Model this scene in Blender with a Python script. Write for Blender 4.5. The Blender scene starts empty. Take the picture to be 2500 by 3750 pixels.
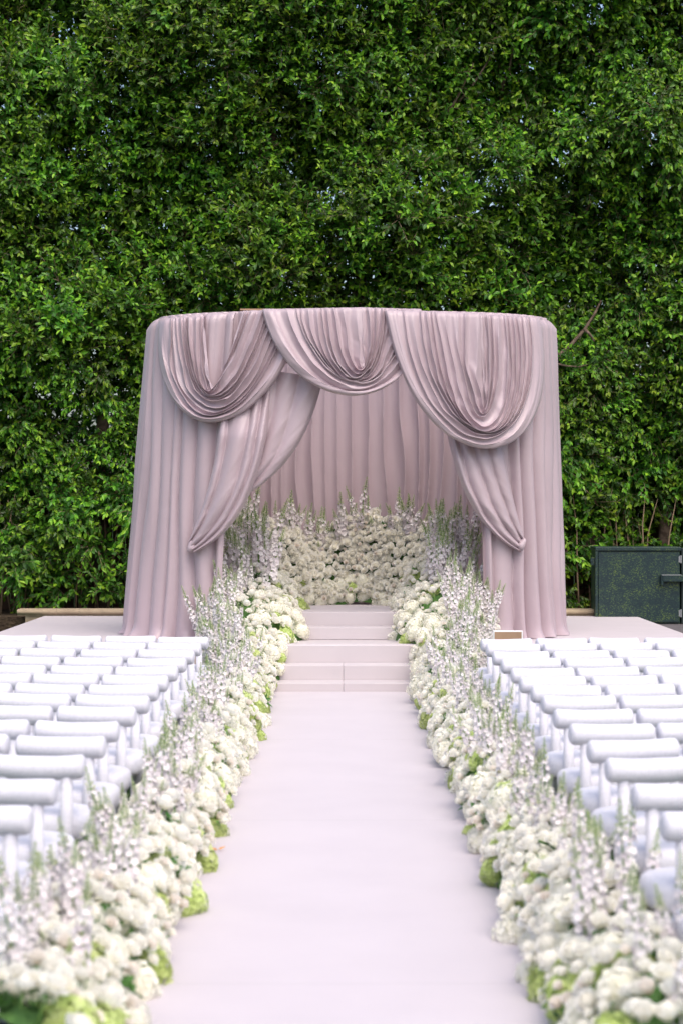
import bpy, math, random
import numpy as np
from mathutils import Vector, Matrix, Quaternion
R = math.radians
random.seed(7); rng = np.random.default_rng(7)
sc = bpy.context.scene
C = sc.collection

# ------------------------------------------------------------------ camera, sky, sun, exposure
EYE = 2.0
cd = bpy.data.cameras.new('camera'); cam = bpy.data.objects.new('camera', cd); C.objects.link(cam)
cam.location = (0, 0, EYE); cam.rotation_euler = (R(90), 0, 0)
cd.sensor_fit = 'HORIZONTAL'; cd.sensor_width = 24; cd.lens = 70
cd.shift_x = -7/2500; cd.shift_y = -10/2500
cd.clip_end = 2000
cd.dof.use_dof = True; cd.dof.focus_distance = 23.6; cd.dof.aperture_fstop = 2.5
sc.camera = cam
SUN_EL, SUN_AZ = 58, 158          # azimuth clockwise from +Y (seen from above): behind the camera, to its right
w = bpy.data.worlds.new('World'); sc.world = w; w.use_nodes = True
nt = w.node_tree; bg = nt.nodes['Background']
sky = nt.nodes.new('ShaderNodeTexSky'); sky.sky_type = 'NISHITA'; sky.sun_disc = False
sky.sun_elevation = R(SUN_EL); sky.sun_rotation = R(SUN_AZ); sky.air_density = 1.0; sky.dust_density = 4.0; sky.ozone_density = 1.0
nt.links.new(sky.outputs[0], bg.inputs[0]); bg.inputs[1].default_value = 0.15
sl = bpy.data.lights.new('sun', 'SUN'); sun = bpy.data.objects.new('sun', sl); C.objects.link(sun)
sl.energy = 1.3; sl.angle = R(70); sl.color = (1.0, 0.94, 0.87)
sd = Vector((math.sin(R(SUN_AZ))*math.cos(R(SUN_EL)), math.cos(R(SUN_AZ))*math.cos(R(SUN_EL)), math.sin(R(SUN_EL))))
sun.rotation_euler = sd.to_track_quat('Z', 'Y').to_euler()
sc.view_settings.view_transform = 'Standard'; sc.view_settings.look = 'None'
sc.view_settings.gamma = 1; sc.view_settings.exposure = 0.72
cy = sc.cycles
cy.max_bounces = 9; cy.diffuse_bounces = 6; cy.glossy_bounces = 2; cy.transmission_bounces = 5; cy.transparent_max_bounces = 4
cy.use_denoising = True; cy.caustics_reflective = False; cy.caustics_refractive = False
try: cy.denoiser = 'OPENIMAGEDENOISE'
except Exception: pass

# ------------------------------------------------------------------ helpers
def mesh(name, v, f, mats, mi=None, smooth=False, attr=None):
    m = bpy.data.meshes.new(name)
    m.from_pydata([tuple(map(float, p)) for p in v], [], [tuple(map(int, q)) for q in f])
    for a in (mats if isinstance(mats, (list, tuple)) else [mats]): m.materials.append(a)
    if mi is not None: m.polygons.foreach_set('material_index', np.asarray(mi, dtype=np.int32))
    if smooth: m.polygons.foreach_set('use_smooth', np.ones(len(m.polygons), dtype=bool))
    if attr is not None:
        at = m.attributes.new('tone', 'FLOAT', 'POINT'); at.data.foreach_set('value', np.asarray(attr, dtype=np.float32))
    m.update(); return m
def obj(name, m, parent=None, loc=(0, 0, 0), rot=None):
    o = bpy.data.objects.new(name, m); C.objects.link(o); o.location = loc
    if rot is not None: o.rotation_euler = rot
    if parent is not None: o.parent = parent
    return o
def tag(o, label=None, cat=None, group=None, kind=None):
    if label: o['label'] = label
    if cat: o['category'] = cat
    if group: o['group'] = group
    if kind: o['kind'] = kind
    return o
def thing(name, label, cat, loc=(0, 0, 0), group=None, rz=0):
    o = obj(name, None, None, loc, (0, 0, rz)); o.empty_display_size = .1
    return tag(o, label, cat, group)
class MB:
    def __init__(s): s.v = []; s.f = []; s.m = []; s.t = []
    def add(s, v, f, mi=0, tone=0.5):
        n = len(s.v); s.v += [tuple(p) for p in v]; s.f += [tuple(i+n for i in q) for q in f]
        s.m += [mi]*len(f)
        s.t += list(tone) if hasattr(tone, '__len__') else [tone]*len(v)
    def box(s, x0, x1, y0, y1, z0, z1, b=0.0, mi=0):
        if b <= 0:
            v = [(x, y, z) for z in (z0, z1) for y in (y0, y1) for x in (x0, x1)]
            s.add(v, [(0,2,3,1), (4,5,7,6), (0,1,5,4), (2,6,7,3), (0,4,6,2), (1,3,7,5)], mi); return
        # bevelled: 24 verts
        cs = []
        for z, sz in ((z0, 1), (z1, -1)):
            for y, sy in ((y0, 1), (y1, -1)):
                for x, sx in ((x0, 1), (x1, -1)):
                    cs.append(((x, y+sy*b, z+sz*b), (x+sx*b, y, z+sz*b), (x+sx*b, y+sy*b, z)))
        v = [p for c in cs for p in c]; I = lambda c, k: c*3+k
        f = [(I(0,0),I(4,0),I(6,0),I(2,0)), (I(1,0),I(3,0),I(7,0),I(5,0)), (I(0,1),I(1,1),I(5,1),I(4,1)), (I(2,1),I(6,1),I(7,1),I(3,1)),
             (I(0,2),I(2,2),I(3,2),I(1,2)), (I(4,2),I(5,2),I(7,2),I(6,2))]
        def e(a, b2, k): f.append((I(a,k[0]), I(b2,k[0]), I(b2,k[1]), I(a,k[1])))
        for a, b2 in ((0,1),(2,3),(4,5),(6,7)): e(a, b2, (1,2))
        for a, b2 in ((0,2),(1,3),(4,6),(5,7)): e(a, b2, (0,2))
        for a, b2 in ((0,4),(1,5),(2,6),(3,7)): e(a, b2, (0,1))
        for c in range(8): f.append((I(c,0), I(c,1), I(c,2)))
        s.add(v, f, mi)
    def tube(s, pts, rad, n=8, mi=0, cap=True, tone=.5):
        pts = [Vector(p) for p in pts]; rad = rad if hasattr(rad, '__len__') else [rad]*len(pts)
        v = []; up = Vector((0, 0, 1))
        for i, p in enumerate(pts):
            d = (pts[min(i+1, len(pts)-1)]-pts[max(i-1, 0)]).normalized()
            a = d.cross(up if abs(d.z) < .95 else Vector((1, 0, 0))).normalized(); b = d.cross(a)
            for k in range(n):
                t = 2*math.pi*k/n; v.append(p+(a*math.cos(t)+b*math.sin(t))*rad[i])
        f = [(i*n+k, i*n+(k+1) % n, (i+1)*n+(k+1) % n, (i+1)*n+k) for i in range(len(pts)-1) for k in range(n)]
        if cap: f += [tuple(range(n))[::-1], tuple((len(pts)-1)*n+k for k in range(n))]
        s.add(v, f, mi, tone)
    def build(s, name, mats, smooth=False): return mesh(name, s.v, s.f, mats, s.m, smooth, s.t)
def fixn(m):
    import bmesh
    b = bmesh.new(); b.from_mesh(m); bmesh.ops.recalc_face_normals(b, faces=b.faces); b.to_mesh(m); b.free(); return m
def grid(V, mats, name, smooth=True, closed=False):
    n, k = V.shape[:2]
    idx = np.arange(n*k).reshape(n, k)
    f = np.stack([idx[:-1, :-1], idx[1:, :-1], idx[1:, 1:], idx[:-1, 1:]], -1).reshape(-1, 4)
    return mesh(name, V.reshape(-1, 3), f, mats, None, smooth)
def noise1(x, seed, octs=3):
    r = np.random.default_rng(seed); y = np.zeros_like(np.asarray(x, float))
    for o in range(octs):
        for _ in range(3): y = y + np.sin(x*(2**o)*r.uniform(.6, 1.5)+r.uniform(0, 6.28))/(2**o)/2
    return y

# ------------------------------------------------------------------ materials
def mat(name, col, rough=.6, spec=.4, sheen=0, noise=None, bump=None, trans=0, var=None, metal=0, objvar=0):
    m = bpy.data.materials.new(name); m.use_nodes = True; t = m.node_tree; N = t.nodes; L = t.links
    p = N['Principled BSDF']; p.inputs['Roughness'].default_value = rough; p.inputs['Specular IOR Level'].default_value = spec
    p.inputs['Metallic'].default_value = metal
    if sheen: p.inputs['Sheen Weight'].default_value = sheen; p.inputs['Sheen Roughness'].default_value = .4
    p.inputs['Base Color'].default_value = (*col, 1)
    cur = None
    tc = N.new('ShaderNodeTexCoord')
    if noise:                                   # (scale, colour b, lo, hi)
        nz = N.new('ShaderNodeTexNoise'); nz.inputs['Scale'].default_value = noise[0]; nz.inputs['Detail'].default_value = 5
        L.new(tc.outputs['Object'], nz.inputs['Vector'])
        rp = N.new('ShaderNodeMapRange'); rp.inputs[1].default_value = noise[2]; rp.inputs[2].default_value = noise[3]
        L.new(nz.outputs[0], rp.inputs[0])
        mx = N.new('ShaderNodeMix'); mx.data_type = 'RGBA'; mx.inputs[6].default_value = (*col, 1); mx.inputs[7].default_value = (*noise[1], 1)
        L.new(rp.outputs[0], mx.inputs[0]); cur = mx.outputs[2]
    if var:                                     # tone attribute -> colour ramp
        at = N.new('ShaderNodeAttribute'); at.attribute_name = 'tone'
        rp = N.new('ShaderNodeValToRGB'); e = rp.color_ramp.elements
        while len(e) < len(var): e.new(.5)
        for i, (pos, cc) in enumerate(var): e[i].position = pos; e[i].color = (*cc, 1)
        L.new(at.outputs['Fac'], rp.inputs[0]); cur = rp.outputs[0]
    if objvar:
        oi = N.new('ShaderNodeObjectInfo'); hs = N.new('ShaderNodeHueSaturation')
        mr = N.new('ShaderNodeMapRange'); mr.inputs[3].default_value = 1-objvar; mr.inputs[4].default_value = 1+objvar
        L.new(oi.outputs['Random'], mr.inputs[0]); L.new(mr.outputs[0], hs.inputs['Value'])
        mh = N.new('ShaderNodeMath'); mh.operation = 'MULTIPLY_ADD'; mh.inputs[1].default_value = .03*min(1, objvar*3); mh.inputs[2].default_value = .5-.015*min(1, objvar*3)
        L.new(oi.outputs['Random'], mh.inputs[0]); L.new(mh.outputs[0], hs.inputs['Hue'])
        if cur is None: hs.inputs['Color'].default_value = (*col, 1)
        else: L.new(cur, hs.inputs['Color'])
        cur = hs.outputs[0]
    if cur is not None: L.new(cur, p.inputs['Base Color'])
    if bump:                                    # list of (scale, strength, distance)
        prev = None
        for s_, st, di in bump:
            nz = N.new('ShaderNodeTexNoise'); nz.inputs['Scale'].default_value = s_; nz.inputs['Detail'].default_value = 3
            L.new(tc.outputs['Object'], nz.inputs['Vector'])
            b = N.new('ShaderNodeBump'); b.inputs['Strength'].default_value = st; b.inputs['Distance'].default_value = di
            L.new(nz.outputs[0], b.inputs['Height'])
            if prev: L.new(prev.outputs[0], b.inputs['Normal'])
            prev = b
        L.new(prev.outputs[0], p.inputs['Normal'])
    if trans:
        tr = N.new('ShaderNodeBsdfTranslucent'); ms = N.new('ShaderNodeMixShader'); ms.inputs[0].default_value = trans
        if cur is not None: L.new(cur, tr.inputs[0])
        else: tr.inputs[0].default_value = (*col, 1)
        L.new(p.outputs[0], ms.inputs[1]); L.new(tr.outputs[0], ms.inputs[2]); L.new(ms.outputs[0], N['Material Output'].inputs[0])
    return m
M = {}
M['grass'] = mat('lawn', (.035, .075, .022), .9, .2, noise=(30, (.06, .12, .03), .35, .65), bump=[(120, .6, .02)])
M['blade'] = mat('grass_blade', (.04, .10, .025), .7, .3, objvar=0)
M['carpet'] = mat('carpet', (.53, .478, .497), .95, .1, sheen=.1, noise=(2.2, (.505, .454, .474), .35, .7), bump=[(420, .35, .004), (3, .25, .02)])
M['runner'] = mat('runner', (.55, .50, .535), .95, .1, sheen=.1, noise=(1.6, (.525, .477, .512), .35, .7), bump=[(420, .35, .004), (1.1, .12, .02)])
M['drape'] = mat('mauve_satin', (.53, .418, .456), .34, .5, sheen=.15, noise=(1.3, (.50, .392, .43), .35, .7), bump=[(600, .15, .002), (16, .16, .012), (5, .15, .03)], trans=.17)
M['boucle'] = mat('white_boucle', (.68, .667, .73), .95, .15, sheen=.15, noise=(60, (.63, .617, .68), .4, .65), bump=[(150, .7, .008), (7, .2, .02)])
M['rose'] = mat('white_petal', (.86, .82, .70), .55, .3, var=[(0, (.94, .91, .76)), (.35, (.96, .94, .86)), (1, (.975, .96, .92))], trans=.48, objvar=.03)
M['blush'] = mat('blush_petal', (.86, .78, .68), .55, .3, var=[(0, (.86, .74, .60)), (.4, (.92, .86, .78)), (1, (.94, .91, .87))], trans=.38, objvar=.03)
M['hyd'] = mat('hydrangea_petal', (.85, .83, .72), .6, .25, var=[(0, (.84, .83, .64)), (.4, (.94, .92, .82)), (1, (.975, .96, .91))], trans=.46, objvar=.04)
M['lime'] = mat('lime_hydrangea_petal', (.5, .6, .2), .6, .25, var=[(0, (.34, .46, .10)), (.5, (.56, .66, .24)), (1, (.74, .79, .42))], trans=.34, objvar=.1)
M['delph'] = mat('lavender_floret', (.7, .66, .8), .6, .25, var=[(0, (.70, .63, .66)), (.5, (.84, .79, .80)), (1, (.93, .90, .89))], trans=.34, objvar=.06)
M['bud'] = mat('green_bud', (.36, .44, .20), .6, .3, var=[(0, (.36, .44, .20)), (1, (.68, .70, .48))], trans=.3, objvar=.1)
M['stem'] = mat('flower_stem', (.14, .26, .06), .6, .3, objvar=.1)
M['fleaf'] = mat('flower_leaf', (.07, .19, .035), .45, .4, trans=.2, objvar=.25)
M['moss'] = mat('dark_greenery', (.05, .12, .03), .8, .2, noise=(20, (.09, .19, .05), .4, .6))
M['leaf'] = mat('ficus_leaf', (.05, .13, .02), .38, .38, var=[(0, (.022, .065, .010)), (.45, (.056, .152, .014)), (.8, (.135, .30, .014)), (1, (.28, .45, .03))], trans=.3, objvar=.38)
M['bark'] = mat('bark', (.16, .115, .085), .9, .2, noise=(9, (.08, .055, .04), .4, .6), bump=[(25, .6, .03)])
M['twig'] = mat('twig', (.25, .175, .115), .85, .2)
M['fence'] = mat('fence_board', (.105, .062, .038), .8, .25, noise=(5, (.07, .04, .026), .4, .6), objvar=.12, bump=[(40, .3, .01)])
M['stone'] = mat('coping_stone', (.42, .33, .225), .85, .25, noise=(7, (.33, .255, .175), .35, .65), bump=[(60, .5, .01)], objvar=.06)
M['soil'] = mat('soil', (.05, .035, .025), .95, .1, noise=(12, (.09, .065, .04), .4, .65), bump=[(25, .9, .05)])
M['asphalt'] = mat('terrace_paving', (.10, .09, .095), .85, .3, noise=(6, (.14, .125, .13), .4, .6), bump=[(80, .4, .01)])
M['steel'] = mat('steel', (.45, .46, .47), .4, .5, metal=.8)
M['dkmetal'] = mat('dark_metal', (.015, .025, .024), .5, .4)
M['white'] = mat('white_paint', (.8, .8, .8), .5, .4)
M['tan'] = mat('tan_board', (.36, .235, .15), .7, .3, noise=(4, (.31, .2, .13), .4, .6))
M['orange'] = mat('orange_leaf', (.65, .30, .08), .6, .3, trans=.15)
# camouflage wrap: dark blue-green ground with small yellow-green leaf flecks
m = mat('leaf_print_wrap', (.012, .033, .038), .45, .4); t = m.node_tree; N = t.nodes; L = t.links; p = N['Principled BSDF']
tc = N.new('ShaderNodeTexCoord'); mp = N.new('ShaderNodeMapping'); mp.inputs['Scale'].default_value = (1, 1, 1.7); mp.inputs['Rotation'].default_value = (0, R(35), 0)
L.new(tc.outputs['Object'], mp.inputs[0])
n1 = N.new('ShaderNodeTexNoise'); n1.inputs['Scale'].default_value = 48; n1.inputs['Detail'].default_value = 2; L.new(mp.outputs[0], n1.inputs['Vector'])
n2 = N.new('ShaderNodeTexNoise'); n2.inputs['Scale'].default_value = 5; n2.inputs['Detail'].default_value = 4; L.new(tc.outputs['Object'], n2.inputs['Vector'])
ad = N.new('ShaderNodeMath'); ad.operation = 'MULTIPLY_ADD'; ad.inputs[1].default_value = .55; L.new(n2.outputs[0], ad.inputs[0]); L.new(n1.outputs[0], ad.inputs[2])
rp = N.new('ShaderNodeValToRGB'); e = rp.color_ramp.elements; e[0].position = .70; e[0].color = (.007, .020, .026, 1); e[1].position = 1.04; e[1].color = (.09, .13, .03, 1)
q = e.new(.84); q.color = (.012, .036, .034, 1)
L.new(ad.outputs[0], rp.inputs[0]); L.new(rp.outputs[0], p.inputs['Base Color']); M['camo'] = m

# ------------------------------------------------------------------ projection of a reference pixel to metres, used only to measure the place
F = 7292.0
def px(u, v, d): return ((u-1257)*d/F, EYE-(v-1865)*d/F)

# ------------------------------------------------------------------ setting
b = MB(); b.add([(-300, -60, 0), (300, -60, 0), (300, 600, 0), (-300, 600, 0)], [(0, 1, 2, 3)])
tag(obj('ground', b.build('ground', M['grass'])), kind='structure')
STZ = .475; PLZ = .778
# runner in four laid lengths
ru = obj('aisle_runner', None); tag(ru, kind='structure')
ru.empty_display_size = .1
ys = [4.5, 8.34, 12.72, 17.2, 21.66]
for a, c in zip(ys[:-1], ys[1:]):
    n = 24; k = 8
    V = np.zeros((n+1, k+1, 3)); yy = np.linspace(a+.0008, c-.0008, n+1); xx = np.linspace(-.98, .98, k+1)
    V[..., 0] = xx[None, :]; V[..., 1] = yy[:, None]
    V[..., 2] = .012+.0008*np.sin(yy[:, None]*2.1+xx[None, :]*1.7)
    obj('carpet_length', fixn(grid(V, M['runner'], 'carpet_length')), ru)
b = MB(); b.box(-4.28, 4.18, 22.41, 28.45, 0.0, STZ, .012); st = obj('stage_floor', b.build('stage_floor', M['carpet'])); tag(st, kind='structure')
steps = obj('carpeted_steps', None, None, (0, 22, 0)); steps.empty_display_size = .1; tag(steps, kind='structure')
def stepbox(x0, x1, y0, y1, z0, z1):
    b = MB(); b.box(x0, x1, y0-22, y1-22, z0, z1, .006); obj('step', b.build('step', M['carpet']), steps)
for x0, x1 in ((-1.25, -.0008), (.0008, 1.25)):
    stepbox(x0, x1, 21.66, 22.05, .002, .107); stepbox(x0, x1, 22.053, 22.407, .002, .270)
stepbox(-1.05, 1.05, 23.23, 23.625, STZ+.002, .620)
stepbox(-1.05, 1.05, 23.63, 26.0, STZ+.002, PLZ)
# planter bed and its stone coping behind the stage
b = MB(); b.box(-9, 9, 28.80, 31.4, 0.001, .44); tag(obj('planter_soil', b.build('soil', M['soil'])), kind='structure')
b = MB(); b.box(4.32, 12, 23.0, 28.78, .001, .37); tag(obj('terrace', b.build('terrace', M['asphalt'])), kind='structure')
cp = thing('planter_ledge', 'tan stone bullnose ledge along the back edge of the stage', 'ledge', (0, 28.62, 0))
def coping(x0, x1):
    prof = [(-.15, .479), (-.15, .492), (-.165, .497), (-.185, .515), (-.188, .535), (-.178, .556), (-.155, .567), (.16, .568), (.17, .479)]
    v = [(x, y, z) for x in (x0, x1) for y, z in prof]; n = len(prof)
    f = [(i, (i+1) % n, n+(i+1) % n, n+i) for i in range(n)]+[tuple(range(n)), tuple(range(n, 2*n))[::-1]]
    b = MB(); b.add(v, f); return fixn(b.build('coping', M['stone']))
js = [-4.66, -4.10, -3.77, -2.6, -1.3, 0, 1.3, 2.5, 3.60, 4.29]
for x0, x1 in zip(js[:-1], js[1:]): obj('coping_stone', coping(x0+.002, x1-.002), cp)
b = MB(); b.box(-4.55, 4.2, -.12, .15, .002, .478); obj('ledge_wall', b.build('ledge_wall', M['stone']), cp)
# plank fence behind the hedge
fe = thing('wooden_fence', 'dark brown vertical board fence glimpsed behind the hedge stems', 'fence', (0, 31.1, .42))
b = MB(); b.box(-.098, .098, -.012, .012, 0, 2.15, .004); pm = b.build('plank', M['fence'])
for i in range(66): obj('plank', pm, fe, (-6.5+i*.2, random.uniform(-.006, .006), 0))
b = MB(); b.box(-6.6, 6.6, .02, .06, .3, .4); b.box(-6.6, 6.6, .02, .06, 1.7, 1.8); obj('rail', b.build('rail', M['fence']), fe)

# ------------------------------------------------------------------ ficus hedge: each tree a thing with trunk, limbs and leafy sprays
def leaf_geo(L_, W, fold, curl):
    # base, mid-left, mid-rib, mid-right, upper-left, upper-right, tip ; along +Y, normal +Z
    return np.array([(0, 0, 0), (-W*.5, L_*.40, fold), (0, L_*.42, 0), (W*.5, L_*.40, fold), (-W*.33, L_*.72, fold*.7-curl*.4), (W*.33, L_*.72, fold*.7-curl*.4), (0, L_, -curl)]), \
        [(0, 2, 1), (0, 3, 2), (1, 2, 6, 4), (2, 3, 5, 6)]
def make_spray(seed, droop=0, ntw=14, spread=1.0):
    r = random.Random(seed); b = MB()
    for k in range(ntw):
        az = k*2.4+r.uniform(-.4, .4); tilt = r.uniform(.15, 1.15)*spread
        d = Vector((math.cos(az)*math.sin(tilt), math.sin(az)*math.sin(tilt), math.cos(tilt)))
        ln = r.uniform(.22, .50); p0 = Vector((0, 0, -.12))+d*.03; pts = []
        for j in range(5):
            t = j/4; pts.append(p0+d*ln*t+Vector((0, -droop*.16*t*t, 0))+Vector((r.uniform(-.012, .012), r.uniform(-.012, .012), 0)))
        b.tube(pts, [.005, .004, .0035, .003, .002], 3, 1, False)
        nl = r.randint(10, 14)
        for j in range(nl):
            t = .15+.85*j/(nl-1); i0 = min(3, int(t*4)); p = pts[i0].lerp(pts[i0+1], t*4-i0)
            tw = (pts[i0+1]-pts[i0]).normalized(); side = tw.orthogonal().normalized()
            side = Quaternion(tw, j*2.3+r.uniform(-.5, .5)) @ side
            dv = (tw*r.uniform(.3, 1.0)+side*r.uniform(.5, 1.0)+Vector((0, -droop*.9, 0))).normalized()
            up = (Vector((0, .55-droop*.3, .8))+Vector((r.uniform(-.6, .6), r.uniform(-.6, .6), r.uniform(-.3, .3)))); up = (up-dv*up.dot(dv)).normalized()
            sx = dv.cross(up)
            L_ = r.uniform(.078, .125)*(1.08-.22*t); v, f = leaf_geo(L_, L_*r.uniform(.43, .54), L_*r.uniform(.03, .12), L_*r.uniform(.02, .2))
            wv = [p+sx*float(q[0])+dv*float(q[1])+up*float(q[2]) for q in v]
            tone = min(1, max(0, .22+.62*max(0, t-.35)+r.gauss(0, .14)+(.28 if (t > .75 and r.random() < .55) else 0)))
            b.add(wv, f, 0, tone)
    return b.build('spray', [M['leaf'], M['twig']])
SPR = [make_spray(i) for i in range(7)]; SPRD = [make_spray(50+i, .9) for i in range(5)]; SPRL = [make_spray(90+i, 0.3, 7, 1.2) for i in range(3)]
tree_x = [-6.3, -4.95, -3.7, -2.45, -1.2, .1, 1.35, 2.55, 3.72, 4.9, 6.2]
tl = ['leafy hedge tree beyond the stage corner away from the green cabinet',
      'hedge tree with thin lower leaves showing brown fence boards behind',
      'hedge tree with glossy drooping lower leaves over the stone ledge end',
      'dense hedge tree behind the canopy curtain away from the green cabinet',
      'dense hedge tree rising behind the first swag of the canopy',
      'dense hedge tree rising directly behind the middle swag of the canopy',
      'dense hedge tree rising behind the deepest swag of the canopy',
      'hedge tree behind the canopy curtain on the green cabinet side, bough showing',
      'hedge tree with bare trunk in a dark hollow above the green cabinet',
      'glossy hedge tree with pale stems rising behind the green cabinet',
      'hedge tree beyond the green cabinet and its hinge post']
def bump_y(x, z):
    return 29.75+.30*noise1(np.array([x*1.5+z*.55]), 3)[0]+.27*noise1(np.array([z*1.45-x*.5]), 5)[0]+.1*noise1(np.array([x*4+z*2.7]), 9)[0]
HOLES = [((2.05, 640), .42, .75), ((2.62, 1290), .5, .4), ((-2.4, 1340), .45, .35), ((-3.9, 1560), .5, .4), ((-.3, 720), .2, .25), ((1.5, 700), .55, .3), ((-2.9, 1080), .2, .25), ((3.2, 620), .35, .5), ((.3, 1020), .2, .2)]
HOLES = [((x, EYE-(v-1865)*29.7/F), rx, rz) for (x, v), rx, rz in HOLES]
def hole(x, z):
    return max([0]+[1-((x-hx)/rx)**2-((z-hz)/rz)**2 for (hx, hz), rx, rz in HOLES])
trees = []
for i, x in enumerate(tree_x):
    r = random.Random(400+i); y = 30.35+r.uniform(-.15, .15)
    t = thing('ficus_tree', tl[i], 'tree', (x, y, .43), 'tall hedge trees behind the stage'); trees.append(t)
    b = MB(); H = r.uniform(10.6, 11.4); pts = []; rad = []
    for j in range(16):
        f_ = j/15; pts.append((.12*math.sin(f_*5+i)+.1*math.sin(f_*11+2*i), .1*math.sin(f_*7+i*1.3), f_*H)); rad.append(.105*(1-f_)**.7+.012)
    b.tube(pts, rad, 9); obj('trunk', b.build('trunk', M['bark'], True), t)
    for j in range(9):
        z0 = r.uniform(1.2, 9.5); az = r.uniform(-math.pi, 0); ln = r.uniform(.5, 1.2); k0 = min(14, int(z0/H*15)); p0 = Vector(pts[k0])
        dv = Vector((math.cos(az)*.9, math.sin(az)*.6, r.uniform(.3, 1.0)))
        pp = [p0+dv*ln*s+Vector((r.uniform(-.05, .05), r.uniform(-.05, .05), .1*s*s)) for s in (0, .3, .6, 1)]
        b = MB(); b.tube(pp, [.04, .03, .02, .008], 6); obj('limb', b.build('limb', M['bark'], True), t)
    for j in range(10 if x > 2.3 or x < -3 else 4):     # thin basal stems
        bx = r.uniform(-.6, .6); by = r.uniform(-.75, -.2); hh = r.uniform(.9, 1.9); lx = r.uniform(-.25, .25)
        pp = [(bx, by, 0), (bx+lx*.2+r.uniform(-.04, .04), by, hh*.35), (bx+lx*.6+r.uniform(-.05, .05), by+.03, hh*.7), (bx+lx, by, hh)]
        b = MB(); b.tube(pp, [.017, .014, .011, .005], 5); obj('stem', b.build('stem', M['twig'], True), t)
for i, T in enumerate(trees):              # the inner leaves of each crown
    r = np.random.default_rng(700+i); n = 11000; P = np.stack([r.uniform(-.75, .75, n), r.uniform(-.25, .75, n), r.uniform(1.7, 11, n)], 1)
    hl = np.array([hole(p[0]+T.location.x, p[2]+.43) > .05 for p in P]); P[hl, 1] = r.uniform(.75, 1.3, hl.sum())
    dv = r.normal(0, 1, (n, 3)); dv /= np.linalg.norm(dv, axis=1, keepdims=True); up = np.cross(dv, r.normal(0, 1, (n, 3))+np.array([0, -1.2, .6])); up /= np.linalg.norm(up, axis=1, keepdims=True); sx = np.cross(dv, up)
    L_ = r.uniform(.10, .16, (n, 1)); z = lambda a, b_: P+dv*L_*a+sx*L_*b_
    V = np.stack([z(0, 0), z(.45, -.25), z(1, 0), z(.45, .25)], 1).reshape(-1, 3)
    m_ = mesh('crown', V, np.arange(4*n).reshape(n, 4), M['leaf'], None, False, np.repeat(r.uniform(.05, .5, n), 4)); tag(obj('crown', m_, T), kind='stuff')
# the long bare bough that shows beside the canopy
b = MB(); T = trees[7]; o = Vector(T.location)
def bough(pts, rad):
    bb = MB(); ps = [Vector((px(u, v, d)[0], d, px(u, v, d)[1]))-o for u, v, d in pts]; bb.tube(ps, rad, 8); obj('limb', bb.build('limb', M['bark'], True), T)
bough([(1990, 1345, 29.75), (2035, 1310, 29.7), (2090, 1262, 29.7), (2140, 1205, 29.75), (2175, 1150, 29.85), (2200, 1100, 30.1)], [.032, .032, .029, .025, .02, .014])
bough([(2030, 1330, 29.4), (2075, 1340, 29.35), (2120, 1342, 29.4), (2150, 1335, 29.5)], [.016, .014, .01, .006])
bough([(2140, 1205, 29.5), (2160, 1225, 29.4), (2175, 1250, 29.4)], [.028, .02, .012])
spr_n = [0]*len(trees)
cell = .275
nx = int(13.2/cell); nz = int(11/cell)
for ix in range(nx):
    for iz in range(nz):
        for lay in range(2):
            r = random.Random(ix*7919+iz*31+lay*101)
            x = -6.6+(ix+r.uniform(0, 1))*cell; z = .55+(iz+r.uniform(0, 1))*cell
            if abs(x) > 6.5: continue
            hidden = abs(x) < 2.1 and z < 3.6           # wholly behind the canopy
            if hidden and r.random() < .72: continue
            h = hole(x, z)
            if h > 0 and r.random() < (.92 if lay == 0 else .30)*min(1, h*2.2): continue
            low = z < 2.2 and abs(x) > 2.2
            if low and r.random() < ((.78 if x < 0 else .66) if z < 1.1 else .52 if z < 1.7 else .25): continue
            if x < -2.2 and 2.2 < z < 4.0 and r.random() < .22: continue
            if lay == 1 and r.random() < .12: continue
            y = bump_y(x, z)+(r.uniform(-.1, .25) if lay == 0 else r.uniform(.3, .8))
            dr = (x < -2.0 and z < 4.3) or (x > 2.5 and z < 5.2) or (x > 2.6 and z > 6.8)
            pool = SPRD if (dr and r.random() < .75) else (SPRL if r.random() < .15 else SPR)
            m_ = pool[r.randrange(len(pool))]
            ax = Vector((r.gauss(0, .38), -1, r.gauss(.22, .36))).normalized()
            qn = ax.to_track_quat('Z', 'Y')
            # keep the spray's local +Y roughly up, with some roll
            qn = qn @ Quaternion((0, 0, 1), r.uniform(-.7, .7))
            ti = min(range(len(trees)), key=lambda k: abs(tree_x[k]-x-.25*math.sin(z*1.7+k)))
            if spr_n[ti] >= 298: continue
            spr_n[ti] += 1
            T = trees[ti]; so = obj('leafy_spray', m_, T, Vector((x, y, z))-Vector(T.location), qn.to_euler())
            s = r.uniform(.85, 1.2); so.scale = (s, s, s)

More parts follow.
